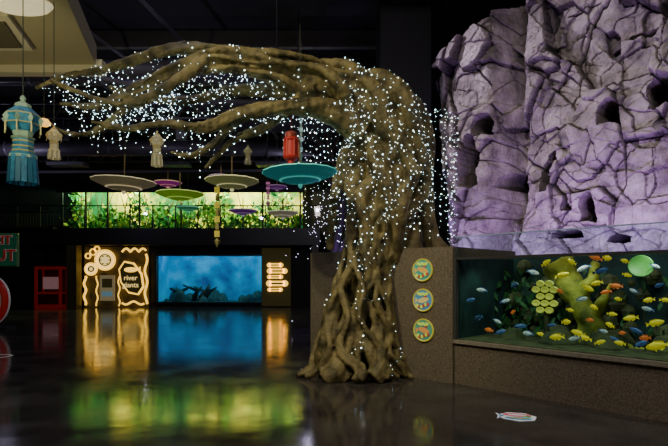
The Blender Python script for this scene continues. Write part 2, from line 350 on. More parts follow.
def grow(tubes,name,m,vox,parent=None,disp=None,it=2):
    g=MB()
    for pts,rads in tubes: g.tube(pts,rads,10)
    o=g.obj(name+'_tmp',[m]); md=o.modifiers.new('r','REMESH'); md.mode='VOXEL'; md.voxel_size=vox; md.use_smooth_shade=True
    sm=o.modifiers.new('s','SMOOTH'); sm.factor=.5; sm.iterations=it
    dg=bpy.context.evaluated_depsgraph_get(); me=bpy.data.meshes.new_from_object(o.evaluated_get(dg)); bpy.data.objects.remove(o)
    if disp:
        nv=len(me.vertices); C0=np.empty(nv*3); N0=np.empty(nv*3); me.vertices.foreach_get('co',C0); me.vertices.foreach_get('normal',N0)
        C0=C0.reshape(-1,3); N0=N0.reshape(-1,3)
        dd=np.array([disp(Vector(c)) for c in C0]); me.vertices.foreach_set('co',(C0+N0*dd[:,None]).reshape(-1))
    me.materials.clear(); me.materials.append(m); me.polygons.foreach_set('use_smooth',[True]*len(me.polygons)); me.update()
    o=bpy.data.objects.new(name,me); scene.collection.objects.link(o)
    if parent: o.parent=parent
    return o
def aqp(a,b,t): 
    s,z=onp(a,b,t); return L(s,t,z)
dt=[([aqp(592,345,.9),aqp(590,322,.9),aqp(577,300,.9),aqp(566,280,1.0),aqp(558,262,1.0)],[.22,.17,.14,.18,.24]),
    ([aqp(590,322,.9),aqp(603,300,.8),aqp(612,283,.8)],[.10,.07,.04]),
    ([aqp(577,300,.9),aqp(592,280,.9),aqp(598,262,.9)],[.11,.09,.07]),
    ([aqp(592,345,.9),aqp(625,350,.8),aqp(650,356,.8)],[.17,.10,.06]),([aqp(592,345,.9),aqp(560,348,.8),aqp(540,350,.8)],[.17,.10,.06])]
grow(dt,'sunken_driftwood',mat('driftwood',(.09,.11,.015),.8,col2=(.50,.48,.06),nscale=3,bump=.6),.025,aq,lambda c:.05*noise.noise(c*5))
g=MB()
for i in range(34):
    s=random.uniform(.2,SE-.3); t=random.uniform(.5,1.5); rr=random.uniform(.08,.22)
    g.lathe([(0.01,rr),(rr*.6,rr*.85),(rr,rr*.2),(rr*1.05,-.05)],7,0,ML@T(s,t,.62)@R(random.random()*6,'Z')@Matrix.Diagonal((1.3,1,1,1)))
for i in range(46):
    s=random.uniform(.1,2.4); t=random.uniform(1.2,1.6); z=random.uniform(.7,1.7); rr=random.uniform(.05,.15)
    g.lathe([(0.01,rr),(rr*.7,rr*.7),(rr,0),(rr*.7,-rr*.7),(0.01,-rr)],6,0,ML@T(s,t,z))
g.obj('rockwork',[m_tr],aq)
g=MB()
s0,z0=onp(545,298,.45)
for r_,(n_,zz) in enumerate([(2,z0-.16),(3,z0-.07),(2,z0+.02),(3,z0+.11),(2,z0+.19)]):
    for k in range(n_):
        g.lathe([(.001,-.05),(.044,-.05),(.054,-.02),(.046,.0),(.036,-.02),(.001,-.02)],14,0,ML@T(s0+(k-(n_-1)/2)*.118,.42,zz)@R(math.pi/2,'X')@Matrix.Diagonal((1.08,.80,1,1)))
g.box((s0,.5,z0-.42),(.05,.06,.5),1,ML).box((s0,.5,z0-.66),(.3,.25,.06),1,ML).box((s0,.49,z0+.03),(.2,.06,.42),1,ML)
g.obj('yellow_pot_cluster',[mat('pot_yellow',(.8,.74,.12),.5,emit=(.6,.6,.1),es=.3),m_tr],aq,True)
g=MB(); s0,z0=onp(641,267,.5)
g.lathe([(.001,0),(.08,-.01),(.125,.03),(.13,.05),(.12,.05),(.08,.01),(.001,.015)],24,0,ML@T(s0,.5,z0)@R(math.pi/2-.25,'X')@R(.2,'Y'))
g.tube([L(s0,.55,z0),L(s0+.02,.6,.62)],.006,6,1)
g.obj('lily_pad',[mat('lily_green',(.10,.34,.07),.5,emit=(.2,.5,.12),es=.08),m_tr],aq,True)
g=MB()
for i in range(560):
    s=random.choice([random.uniform(.1,1.4),random.uniform(.1,SE)]); t=random.uniform(1.0,1.5); z=.64+random.random()**1.5*.9
    Ln=random.uniform(.06,.2)
    g.add([(0,0,0),(-Ln*.2,0,Ln*.5),(0,0,Ln),(Ln*.2,0,Ln*.5)],[(0,3,2,1)],0,ML@T(s,t,z)@Euler((random.uniform(-.7,.7),random.uniform(-.8,.8),random.random()*6)).to_matrix().to_4x4())
g.obj('water_plants',[mat('water_plant',(.02,.10,.03),.6)],aq)
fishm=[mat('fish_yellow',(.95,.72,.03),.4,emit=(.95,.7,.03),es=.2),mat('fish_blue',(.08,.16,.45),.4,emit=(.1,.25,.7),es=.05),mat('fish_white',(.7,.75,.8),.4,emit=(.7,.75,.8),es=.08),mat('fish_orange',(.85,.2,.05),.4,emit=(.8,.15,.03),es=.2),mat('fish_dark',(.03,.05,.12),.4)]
m_eye=mat('fish_eye',(.01,.01,.01),.2)
def fishmesh(ci,c2):
    g=MB(); xs=[.5,.46,.38,.25,.08,-.1,-.25,-.34]; hs=[.015,.06,.115,.16,.17,.13,.075,.045]; ws=[.01,.035,.06,.075,.075,.055,.03,.015]
    vs=[];fs=[];n=12
    for x,h,w_ in zip(xs,hs,ws):
        for k in range(n):
            a=2*math.pi*k/n; vs.append((x,w_*math.cos(a),h*math.sin(a)))
    for i in range(len(xs)-1):
        for k in range(n): fs.append((i*n+k,i*n+(k+1)%n,(i+1)*n+(k+1)%n,(i+1)*n+k))
    fs.append(tuple(range(n))); g.add(vs,fs,0)
    def fin(P,mi=1): 
        th=.008; k=len(P)
        g.add([(x,th,z) for x,z in P]+[(x,-th,z) for x,z in P],[tuple(range(k)),tuple(range(k,2*k))[::-1]]+[(i,(i+1)%k,(i+1)%k+k,i+k) for i in range(k)],mi)
    fin([(-.31,.04),(-.5,.15),(-.46,0),(-.5,-.15),(-.31,-.04)])
    fin([(.25,.15),(.1,.235),(-.12,.22),(-.27,.17),(-.24,.06),(.05,.14)])
    fin([(.0,-.15),(-.1,-.22),(-.25,-.14),(-.24,-.06)]); fin([(.2,-.14),(.12,-.25),(.08,-.14)])
    for sy in(-1,1):
        g.lathe([(.001,.018),(.014,.012),(.018,0),(.014,-.012),(.001,-.018)],8,2,T(.37,sy*.055,.035))
        g.add([(.2,sy*.075,.0),(.08,sy*.13,-.06),(.1,sy*.10,.04)],[(0,1,2)],1)
    me=bpy.data.meshes.new('fish_mesh'); me.from_pydata(g.v,[],g.f)
    for m in (fishm[ci],fishm[c2],m_eye): me.materials.append(m)
    me.polygons.foreach_set('material_index',g.m); me.polygons.foreach_set('use_smooth',[True]*len(g.f)); me.update(); return me
FM=[fishmesh(0,0),fishmesh(1,4),fishmesh(2,1),fishmesh(3,3),fishmesh(4,1)]
school=empty('cichlid_fish_school')
lst=[(546,263,0),(572,262,0),(607,258,0),(625,261,0),(597,283,0),(588,288,0),(618,299,0),(612,314,0),(600,346,0),(658,353,0),(578,333,0),(631,318,0),(541,349,0),(566,322,0),(649,300,0),(557,337,0),(594,307,0),
 (533,272,2),(584,268,2),(600,271,1),(616,286,3),(637,331,1),(575,346,2),(640,346,1),(655,323,0),(648,309,2),(505,301,2),(520,326,1),(489,335,3),(497,321,2),(478,318,4),(470,300,1),(515,285,4),(590,320,3),(603,331,2),(616,340,1),(560,291,3),(528,338,2),(570,310,0),(660,285,1),(655,266,2),(627,275,0),(582,299,2),(610,325,0),(622,333,3),(665,300,0),(500,345,1),(645,338,3),(596,258,3),(562,275,0),(634,291,2),(551,325,1),(482,290,2),(513,312,3),(538,285,4),(620,350,0),(585,340,0),(606,292,3)]
for i,(a,b_,ci) in enumerate(lst):
    t=random.uniform(.14,.5); s,z=onp(a,b_,t); z=max(z,.75)
    o=bpy.data.objects.new('cichlid_fish',FM[ci]); scene.collection.objects.link(o); o.parent=school
    sc=random.uniform(.11,.18)*(1.5 if (a,b_)in((658,353),(557,337)) else 1)
    o.scale=(sc,)*3; o.location=L(s,t,z)
    o.rotation_euler=(0,random.uniform(-.5,.5),math.atan2(u.y,u.x)+(math.pi if random.random()<.5 else 0)+random.uniform(-.6,.6))
for k in range(5):
    light('SPOT','tank_lamp',L(.5+k*.95,.35,1.93),L(.5+k*.95,.55,.6),13,(.85,.95,.75),.02,120,.6)
MB().box((1.2,3.9,.9),(6.4,3.8,1.8),0,ML).obj('rock_ledge',[mat('ledge_rock',(.2,.18,.2),.8,bump=.6)])
# ------------------------------------------------------------ rock cliff
Ns,Nz=600,480; S0,S1,Z0,Z1=-3.4,5.6,1.7,8.9; TC=3.5
ss=np.linspace(S0,S1,Ns); zz=np.linspace(Z0,Z1,Nz); SS,ZZ=np.meshgrid(ss,zz)
wa=vnoise(SS*1.3+5,ZZ*1.3+5,1); wb=vnoise(SS*1.3+5,ZZ*1.3+5,2); wc=vnoise(SS*7+9,ZZ*7+9,3); we=vnoise(SS*7+9,ZZ*7+9,4)
fine=vnoise(SS*9+50,ZZ*9+50,5)+.6*vnoise(SS*19+90,ZZ*19+50,6)+.5*vnoise(SS*37+90,ZZ*37+50,7); med=vnoise(SS*.6+3,ZZ*.6+3,8)
def cells(n,ax,az,seed,wv):
    rg=np.random.RandomState(seed); cs=rg.uniform(S0,S1,n); cz=rg.uniform(Z0,Z1,n); wt=rg.uniform(0,.2,n); rot=rg.normal(.05,.09,n)
    a=SS+wa*wv+wc*.016; b_=ZZ+wb*wv+we*.016
    f1=np.full(SS.shape,9e9); f2=f1.copy(); idx=np.zeros(SS.shape,int)
    for k in range(n):
        x0=(a-cs[k]); z0=(b_-cz[k]); dx=(x0*math.cos(rot[k])+z0*math.sin(rot[k]))/ax; dz=(z0*math.cos(rot[k])-x0*math.sin(rot[k]))/az
        d=np.maximum(abs(dx),abs(dz))+.05*(abs(dx)+abs(dz))+wt[k]
        c1=d<f1; f2=np.where(c1,f1,np.minimum(f2,d)); f1=np.where(c1,d,f1); idx=np.where(c1,k,idx)
    off=rg.uniform(-1,1,n)[idx]; gx=rg.uniform(-1,1,n)[idx]; gz=rg.uniform(-1,1,n)[idx]
    return off,gx*(SS-cs[idx]),gz*(ZZ-cz[idx]),f2-f1
o1,x1_,z1_,e1=cells(34,1.0,1.5,3,.12); o2,x2_,z2_,e2=cells(130,.85,1.15,8,.05); o3,x3_,z3_,e3=cells(380,1.3,.7,12,.05)
D=.24*o1+.26*x1_+.16*z1_-.12*np.exp(-(e1/.022)**2)+.11*o2+.30*x2_+.12*z2_-.06*np.exp(-(e2/.018)**2)+.022*o3+.16*x3_+.10*z3_-.02*np.exp(-(e3/.02)**2)+.016*fine+.08*med
D+= .10*(ZZ-4)
D-= .8*np.exp(-((SS-(-.95)-.08*(ZZ-4)+.1*wa)/.20)**2)
D+= .40*np.exp(-((SS+1.6)/.6)**4)
D-= np.where(SS<-2.1,(SS+2.1)**2*1.3,0)
hole_shade=np.zeros_like(SS)  # mask for shade painted into the rock holes
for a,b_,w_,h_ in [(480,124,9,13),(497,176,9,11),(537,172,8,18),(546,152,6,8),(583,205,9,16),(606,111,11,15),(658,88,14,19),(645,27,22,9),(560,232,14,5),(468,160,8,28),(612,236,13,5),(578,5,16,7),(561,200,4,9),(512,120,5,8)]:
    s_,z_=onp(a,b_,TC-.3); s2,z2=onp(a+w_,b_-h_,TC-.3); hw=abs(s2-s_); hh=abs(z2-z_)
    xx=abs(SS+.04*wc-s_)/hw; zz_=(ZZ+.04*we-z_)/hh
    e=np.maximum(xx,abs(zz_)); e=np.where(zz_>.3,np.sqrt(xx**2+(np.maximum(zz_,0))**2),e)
    mk=np.clip((1.03-e)/.08,0,1); D-=1.3*mk; hole_shade=np.maximum(hole_shade,mk)
TT=TC-D
X=A.x+u.x*SS+nn.x*TT; Y=A.y+u.y*SS+nn.y*TT
V=np.stack([X,Y,ZZ],-1).reshape(-1,3)
top=np.interp(SS,[-3.4,-2.6,-1.6,-.9,-.2,.4,1.2],[5.9,6.25,6.5,6.9,7.9,8.9,9.2])+.12*wa+.15*o2
ii,jj=np.nonzero(ZZ[:-1,:-1]<top[:-1,:-1]); kk=ii*Ns+jj
fcs=np.stack([kk,kk+1,kk+Ns+1,kk+Ns],1).tolist()
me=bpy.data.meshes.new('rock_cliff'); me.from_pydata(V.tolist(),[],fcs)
ca=me.attributes.new('crack_and_hole_shade','FLOAT','POINT'); ca.data.foreach_set('value',(np.clip(.85*np.exp(-(e1/.016)**2)+.75*np.exp(-(e2/.014)**2)+.35*np.exp(-(e3/.014)**2)+hole_shade,0,1)).reshape(-1).astype(np.float32))  # dark crack lines, plus painted shade inside the holes
mc=bpy.data.materials.new('artificial_rock'); mc.use_nodes=True; nt=mc.node_tree; b=nt.nodes['Principled BSDF']; b.inputs['Roughness'].default_value=.75
at=nt.nodes.new('ShaderNodeAttribute'); at.attribute_name='crack_and_hole_shade'; tc=nt.nodes.new('ShaderNodeTexCoord')
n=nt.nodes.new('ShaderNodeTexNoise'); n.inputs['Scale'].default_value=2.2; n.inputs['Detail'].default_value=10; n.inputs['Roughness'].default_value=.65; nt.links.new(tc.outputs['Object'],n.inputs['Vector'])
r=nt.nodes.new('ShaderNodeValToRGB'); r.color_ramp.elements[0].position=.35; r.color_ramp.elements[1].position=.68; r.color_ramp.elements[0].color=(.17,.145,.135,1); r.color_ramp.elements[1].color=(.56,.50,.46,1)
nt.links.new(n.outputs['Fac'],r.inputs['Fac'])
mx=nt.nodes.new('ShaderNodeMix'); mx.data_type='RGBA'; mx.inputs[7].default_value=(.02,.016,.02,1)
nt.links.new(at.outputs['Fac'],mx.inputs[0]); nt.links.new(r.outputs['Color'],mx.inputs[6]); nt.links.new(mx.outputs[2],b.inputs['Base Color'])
n2=nt.nodes.new('ShaderNodeTexNoise'); n2.inputs['Scale'].default_value=14; n2.inputs['Detail'].default_value=8; nt.links.new(tc.outputs['Object'],n2.inputs['Vector'])
bp=nt.nodes.new('ShaderNodeBump'); bp.inputs['Strength'].default_value=.9; bp.inputs['Distance'].default_value=.04; nt.links.new(n2.outputs['Fac'],bp.inputs['Height']); nt.links.new(bp.outputs['Normal'],b.inputs['Normal'])
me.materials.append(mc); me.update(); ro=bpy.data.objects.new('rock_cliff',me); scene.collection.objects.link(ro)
pur=(.58,.32,1.0)
light('SPOT','cliff_key',(.6,2.2,7.4),L(1.9,3.4,4.4),700,(1,.90,.95),.10,60,.9)
light('SPOT','cliff_side_light',L(-3.2,.6,7.2),L(1.2,3.6,3.8),520,(.86,.70,1.0),.06,75,.8)
for s_,e_ in [(3.2,85),(1.6,120),(.2,110),(-1.2,75)]:
    light('SPOT','cliff_uplight',L(s_,2.15,1.95),L(s_-.1,3.6,3.0),e_,pur,.06,125,.8)
light('SPOT','cleft_uplight',L(-2.4,2.4,2.1),L(-2.2,3.9,4.5),40,(.4,.18,1),.06,90,.8)
# ------------------------------------------------------------ banyan tree
def conv(P): return [(*site(a,b_,d),r_*d/F) for a,b_,d,r_ in P]
mainP=conv([(358,376,7.4,52),(357,345,7.45,41),(361,300,7.5,31),(367,262,7.55,24),(378,228,7.6,31),(387,190,7.6,42),(390,150,7.6,45),(378,118,7.6,40),(345,93,7.5,29),(303,77,7.4,21),(260,65,7.2,16),(218,61,7.0,12),(175,72,6.9,9.5),(135,90,6.8,7.5),(95,106,6.7,5.5),(60,104,6.6,3)])
main=catmull(mainP,10); N=len(main)
C=[Vector(p[:3]) for p in main]; RR=[float(p[3]) for p in main]
tubes=[]; fr=[]; ref=Vector((1,0,0))
for i in range(N):
    t=(C[min(i+1,N-1)]-C[max(i-1,0)]).normalized(); ref=(ref-t*ref.dot(t)).normalized(); fr.append((ref.copy(),t.cross(ref)))
tubes.append((C,[r_*(.22 if i<16 else .22+.34*min(1,(i-16)/24)) for i,r_ in enumerate(RR)]))
NS=12
for k in range(NS):
    th0=2*math.pi*k/NS+random.uniform(-.15,.15); tw=random.uniform(.25,1.5); ph=random.random()*6
    end=N-random.choice([1,10,20,35]); pts=[];rad=[]
    for i in range(0,end):
        f=i/N; th=th0+tw*f*2+.42*math.sin(i*.22+ph); e1_,e2_=fr[i]
        rr=RR[i]*(.78+.13*math.sin(i*.3+ph*2)); sq=.75 if i<80 else 1
        pts.append(C[i]+e1_*math.cos(th)*rr+e2_*math.sin(th)*rr*sq)
        base=.155 if i<34 else .17
        rad.append(max(.018,RR[i]*base*(1+.35*math.sin(i*.17+ph))))
    tubes.append((pts,rad))
for k in range(13):
    a=2*math.pi*k/13+random.uniform(-.2,.2); r2=random.uniform(.82,.98); c0=C[0]; wv=random.uniform(-.3,.3)
    def q(rr,z,aa=a): return Vector((c0.x+math.cos(aa)*rr, c0.y+math.sin(aa)*rr*.65, z))
    rs=random.uniform(.8,1.4)
    tubes.append(([q(.30,1.15,a+wv),q(.44,.62,a),q(.56,.3,a-wv*.5),q(.70,.12,a-wv),q(r2,.02,a-wv*1.2)],[.045*rs,.06*rs,.065*rs,.06*rs,.04]))
for k in range(12):
    a=random.uniform(-3.1,.2); pts=[];rad=[]; da=random.choice([-1,1])*random.uniform(.8,1.8); r0=random.uniform(.028,.05)
    for i in range(0,44,2):
        th=a+da*i/42+.15*math.sin(i*.5+k); e1_,e2_=fr[i]; rr=RR[i]
        pts.append(C[i]+e1_*math.cos(th)*rr*1.0+e2_*math.sin(th)*rr*.80); rad.append(r0)
    tubes.append((pts,rad))
def br(P,strands=3):
    c=catmull(conv(P),8); cc=[Vector(p[:3]) for p in c]; r_=[float(p[3]) for p in c]
    tubes.append((cc,[x*.75 for x in r_]))
    for k in range(strands):
        ph=random.random()*6; pts=[]
        for i,p in enumerate(cc):
            a=ph+i*.12; pts.append(p+Vector((.3*math.cos(a),math.cos(a),math.sin(a)))*r_[i]*.68)
        tubes.append((pts,[max(.012,x*.34) for x in r_]))
    return cc,r_
BR=[]
BR.append(br([(385,112,7.7,28),(408,110,7.8,21),(422,138,7.9,17),(424,190,8.0,13),(430,235,8.0,12),(438,252,8.05,16)]))
BR.append(br([(408,180,7.7,16),(410,215,7.8,11),(413,240,7.8,11),(414,256,7.8,15)]))
BR.append(br([(372,150,7.3,15),(388,190,7.2,11),(396,225,7.3,9),(397,256,7.5,11)]))
BR.append(br([(362,132,7.4,22),(328,113,7.2,14),(288,108,7.0,10),(245,114,6.8,8.5),(205,127,6.6,7),(165,123,6.5,5),(125,128,6.4,4),(92,122,6.4,2.5)]))
BR.append(br([(255,64,7.2,12),(215,51,7.2,8.5),(175,50,7.3,7),(135,60,7.4,5.5),(100,70,7.4,4.5),(65,76,7.5,3.5),(35,88,7.5,2.5)]))
BR.append(br([(205,62,6.9,10),(168,86,6.7,6.5),(132,104,6.6,5),(100,100,6.5,4),(72,90,6.4,3),(50,80,6.4,2)]))
BR.append(br([(318,86,7.4,14),(272,90,7.6,8),(230,90,7.8,6.5),(188,101,7.9,5.5),(150,98,8.0,4),(110,88,8.0,3)]))
BR.append(br([(350,150,7.6,14),(338,180,7.7,8),(332,215,7.9,6),(330,250,8.0,5)],2))
BR.append(br([(245,112,6.8,7),(215,142,6.8,5),(190,155,6.8,3.5),(170,152,6.8,2.2)],2))
BR.append(br([(135,100,6.8,6),(100,130,6.8,4.5),(70,134,6.8,3),(48,122,6.8,2)],2))
BR.append(br([(300,100,7.2,9),(265,128,7.1,6),(235,140,7.0,4.5),(205,168,7.0,2.5)],2))
m_bark=mat('sculpted_bark',(.050,.042,.014),.65,col2=(.25,.20,.078),nscale=4.5,bump=1.0,bscale=20)
tree=grow(tubes,'sculpted_banyan_tree',m_bark,.020,None,lambda c:.014*noise.noise(c*5)+.014*noise.noise(Vector((c.x*16,c.y*16,c.z*3))),1)
nv=len(tree.data.vertices); VC=np.empty(nv*3); tree.data.vertices.foreach_get('co',VC); VC=VC.reshape(-1,3); VC[:,2]=np.maximum(VC[:,2],0); tree.data.vertices.foreach_set('co',VC.reshape(-1)); tree.data.update()
bvh=BVHTree.FromPolygons([Vector(c) for c in VC],[list(p.vertices) for p in tree.data.polygons])
# ------------------------------------------------------------ fairy lights
wires=[]
def snap(c,d,rr):
    h=bvh.ray_cast(c+d*rr*1.6,-d,rr*1.6)
    return (h[0]+d*.02) if h[0] is not None else c+d*rr
for k in range(17):
    th=2*math.pi*k/17+random.uniform(-.15,.15); tw=random.uniform(-1.3,1.3); ph=random.random()*6; pts=[]
    i0=random.choice([0,0,8,26,34,40])
    for i in range(i0,84):
        a=th+tw*(i/80)+.25*math.sin(i*.3+ph); e1_,e2_=fr[i]
        pts.append(snap(C[i],(e1_*math.cos(a)+e2_*math.sin(a)).normalized(),RR[i]))
    wires.append(pts)
def helix(cc,rr,turns,i0=0,ph=0):
    pts=[]; n=len(cc)
    for j in range(int(turns*14)):
        f=i0+(n-1-i0)*j/(turns*14); i=min(int(f),n-2); p=cc[i].lerp(cc[i+1],f-i)
        t=(cc[i+1]-cc[i]).normalized(); e=t.cross(Vector((0,1,.1))).normalized(); e2=t.cross(e)
        a=2*math.pi*j/14+ph; pts.append(snap(p,(e*math.cos(a)+e2*math.sin(a)).normalized(),rr[i]+.02))
    wires.append(pts)
helix(C,RR,12,70)
for cc,rr in BR[3:]: helix(cc,rr,5)
anch=[C[i]+Vector((0,random.uniform(-.5,.5)*RR[i],RR[i]*random.uniform(-.9,1))) for i in range(76,N-4)]
for cc,rr in BR[3:7]: anch+=[p for p in cc[4:-2]]
def swag(a,b_,sag,n=14):
    return [a.lerp(b_,t)-Vector((0,0,sag*4*t*(1-t)))+Vector((random.uniform(-.02,.02),0,random.uniform(-.015,.015))) for t in np.linspace(0,1,n)]
for k in range(90):
    a=random.choice(anch); c_=[b_ for b_ in anch if .3<(a-b_).length<1.6]
    if c_: wires.append(swag(a,random.choice(c_),random.uniform(.05,.45)))
for k in range(60):
    a=random.choice(anch); ln=random.uniform(.2,.8); wires.append([a-Vector((random.uniform(-.02,.02),0,ln*t)) for t in np.linspace(0,1,8)])
sh=[site(350,84,7.1),site(375,92,7.0),site(400,98,7.0),(site(425,104,7.2)),site(446,108,7.5),site(458,112,7.7)]
bt=[site(352,200,6.95),site(372,215,6.9),site(396,225,6.95),site(420,236,7.1),site(440,242,7.3),site(456,236,7.5)]
def lerp6(Ls,t):
    f=t*5; i=min(int(f),4); return Ls[i].lerp(Ls[i+1],f-i)
for t in np.linspace(0,1,11):
    a=lerp6(sh,t); b_=lerp6(bt,min(1,max(0,t+random.uniform(-.08,.08)))); wires.append(swag(a,b_,random.uniform(-.08,.05),18))
for z in np.linspace(.06,.8,6):
    pr=None
    for t in np.linspace(0,1,8):
        p=lerp6(sh,t).lerp(lerp6(bt,t),z+random.uniform(-.03,.03))
        if pr is not None: wires.append(swag(pr,p,.05,6))
        pr=p
for k in range(4): wires.append(swag(site(440+5*k,108+2*k,7.5),site(448+2*k,250,7.3),-.03,24))
for k in range(15): wires.append(swag(site(290+k*4.5,96+k*2,7.3),site(306+k*3.2,235+random.uniform(-45,12),7.6),.02,20))
fw=MB(); bulbs=[]
for pts in wires:
    pts=[Vector(p) for p in pts]
    if len(pts)<2: continue
    fw.tube(pts,.0022,3,0,caps=False)
    acc=random.uniform(0,.1)
    for a,b_ in zip(pts[:-1],pts[1:]):
        l=(b_-a).length
        while acc<l: bulbs.append(a.lerp(b_,acc/l)); acc+=random.uniform(.085,.14)
        acc-=l
OC=[(1,0,0),(-1,0,0),(0,1,0),(0,-1,0),(0,0,1),(0,0,-1)]; OF=[(0,2,4),(2,1,4),(1,3,4),(3,0,4),(2,0,5),(1,2,5),(3,1,5),(0,3,5)]
for p in bulbs:
    r_=random.choice([.003,.0035,.004,.005,.006,.009]); fw.add([(p.x+a*r_,p.y+b_*r_,p.z+c_*r_) for a,b_,c_ in OC],OF,random.choice([1,1,1,2]))
mb1=mat('led_cool_white',(1,1,1),.5,emit=(.58,.84,1.0),es=13); mb2=mat('led_white',(1,1,1),.5,emit=(.9,1,.85),es=13)
for m in(mb1,mb2): m.cycles.emission_sampling='NONE'
fw.obj('fairy_light_strings',[M_wire,mb1,mb2])
light('SPOT','tree_warm_spot',(-2.6,3.4,6.8),(.6,7.5,3.4),500,(1,.89,.50),.08,60,.8)
light('SPOT','trunk_spot',(-2.2,4.4,5.2),(.5,7.4,1.2),320,(1,.92,.58),.05,45,.8)
light('SPOT','branch_spot',(-3.4,3.5,3.0),(-2.6,7.2,4.5),100,(.95,1,.58),.2,90,.8)
light('SPOT','wall_fill_spot',(2.0,2.6,6.5),(2.4,6.0,.5),270,(1,.88,.7),.2,75,.8)  # added spot without a fixture, brightens the plinth and planter wall
g=MB(); b0=site(330,250,14)
def rec(p,d,l,r_,n):
    e=p+d*l; g.tube([p,p.lerp(e,.5)+Vector((random.uniform(-.05,.05),0,0)),e],[r_,r_*.85,r_*.65],6)
    if n: 
        for _ in range(2+(n>3)): rec(e,(d+Vector((random.uniform(-.8,.8),random.uniform(-.5,.5),random.uniform(-.1,.4)))).normalized(),l*.75,r_*.62,n-1)
rec(Vector((b0.x,14,0)),Vector((0,0,1)),1.9,.12,5)
g.obj('bare_lit_tree',[mat('tree2',(.06,.05,.05),.8)])
g=MB()
for k in range(150):
    p=Vector((b0.x+random.gauss(0,.55),14+random.gauss(0,.4),3.3+random.gauss(0,.75)))
    g.add([(p.x+a*.011,p.y+b_*.011,p.z+c_*.011) for a,b_,c_ in OC],OF,0)
m3=mat('led_violet_white',(1,1,1),.5,emit=(.7,.65,1),es=6); m3.cycles.emission_sampling='NONE'
g.obj('background_twinkle_lights',[m3])
light('POINT','violet_back_lamp',(b0.x+.8,13.2,1.7),None,60,(.4,.22,1),.05)
# ------------------------------------------------------------ round fish signs on the wall
wd=Vector((1.62+.42,6.88-8.6,0)).normalized(); wn=Vector((wd.y,-wd.x,0))
MW=Matrix(((wd.x,0,wn.x,0),(wd.y,0,wn.y,0),(0,1,0,0),(0,0,0,1)))
def onwall(a,b_):
    d=Vector(((a-334)/F,1,0)); P0=Vector((1.62,6.88,0)); k=P0.dot(wn)/d.dot(wn); return Vector((d.x*k,d.y*k,EYE+(278-b_)/F*k))
cols=[(.06,.35,.27),(.08,.26,.42),(.08,.30,.20)]
for i,(a,b_) in enumerate([(423,270),(423.5,300),(424,330)]):
    p=onwall(a,b_)+wn*.02; g=MB(); Mt=Matrix.Translation(p)@MW; rr=.165
    g.lathe([(.001,.0),(rr,.0),(rr,-.02),(.001,-.02)],32,0,Mt); g.lathe([(rr*.90,.004),(rr,.012),(rr*1.03,0),(rr,-.02)],32,1,Mt)
    sg_=1 if i%2 else -1
    body=[(.09*math.cos(q_)+.01,.04*math.sin(q_)+sg_*.02*math.cos(q_),.008) for q_ in np.linspace(0,6.28,18)[:-1]]
    g.add(body,[tuple(range(17))],2,Mt); g.add([(-.075,0,.009),(-.13,.04,.009),(-.12,-.055,.009)],[(0,1,2)],2,Mt)
    g.add([(.0,.04,.009),(.06,.075,.009),(.07,.04,.009)],[(0,1,2)],3,Mt)
    for k in range(6): g.disc(.026,8,3 if k%2 else 4,Mt@T(-.09+.035*k,-.08-.02*math.sin(k),.01),.004)
    for k in range(5): g.disc(.024,8,4,Mt@T(-.07+.035*k,.095-.01*(k%2),.01),.004)
    g.obj('round_fish_sign',[mat('sign_ground',cols[i],.4,emit=cols[i],es=.3),mat('sign_rim',(.5,.45,.06),.4,emit=(.8,.7,.05),es=.25),mat('sign_fish',[(.85,.5,.1),(.8,.75,.3),(.85,.3,.1)][i],.4,emit=(.8,.45,.1),es=.2),mat('sign_red',(.7,.1,.08),.4),mat('sign_lime',(.6,.8,.1),.4,emit=(.6,.8,.1),es=.3)])
# floor sticker: fish-shaped, multi-coloured
g=MB(); p=Vector((1.98,5.18,.004)); Mt=T(*p)@R(-.25,'Z')
def oval(a,b_,x,y,z,mi,n=28,wav=0): 
    g.add([(x+a*(1+wav*math.sin(7*q_))*math.cos(q_),y+b_*(1+wav*math.sin(7*q_))*math.sin(q_),z) for q_ in np.linspace(0,2*math.pi,n+1)[:-1]],[tuple(range(n))],mi,Mt)
oval(.19,.16,0,0,0,0,36,.05); g.add([(-.13,0,.0005),(-.22,.11,.0005),(-.20,0,.0005),(-.22,-.11,.0005)],[(0,1,2),(0,2,3)],0,Mt)
g.add([(-.13,0,.002),(-.2,.07,.002),(-.18,0,.002),(-.2,-.07,.002)],[(0,1,2),(0,2,3)],2,Mt)
oval(.15,.065,0,.06,.002,1); oval(.14,.055,.0,-.07,.002,2); oval(.10,.022,0,.055,.004,0); oval(.10,.018,0,-.065,.004,4); oval(.045,.03,.10,.0,.005,3); oval(.015,.012,.11,.0,.006,5)
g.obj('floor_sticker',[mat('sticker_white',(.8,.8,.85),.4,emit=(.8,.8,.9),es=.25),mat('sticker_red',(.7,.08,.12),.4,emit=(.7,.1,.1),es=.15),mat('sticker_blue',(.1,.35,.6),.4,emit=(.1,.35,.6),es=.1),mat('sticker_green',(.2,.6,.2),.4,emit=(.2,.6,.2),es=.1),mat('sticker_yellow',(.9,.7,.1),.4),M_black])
g=MB(); p=site(3,356,9.2); g.lathe([(.22,0),(.25,.004),(.28,0)],28,0,T(p.x-.12,p.y,.003)@Matrix.Diagonal((1,.8,1,1)))
g.obj('floor_marking_ring',[m_wht])
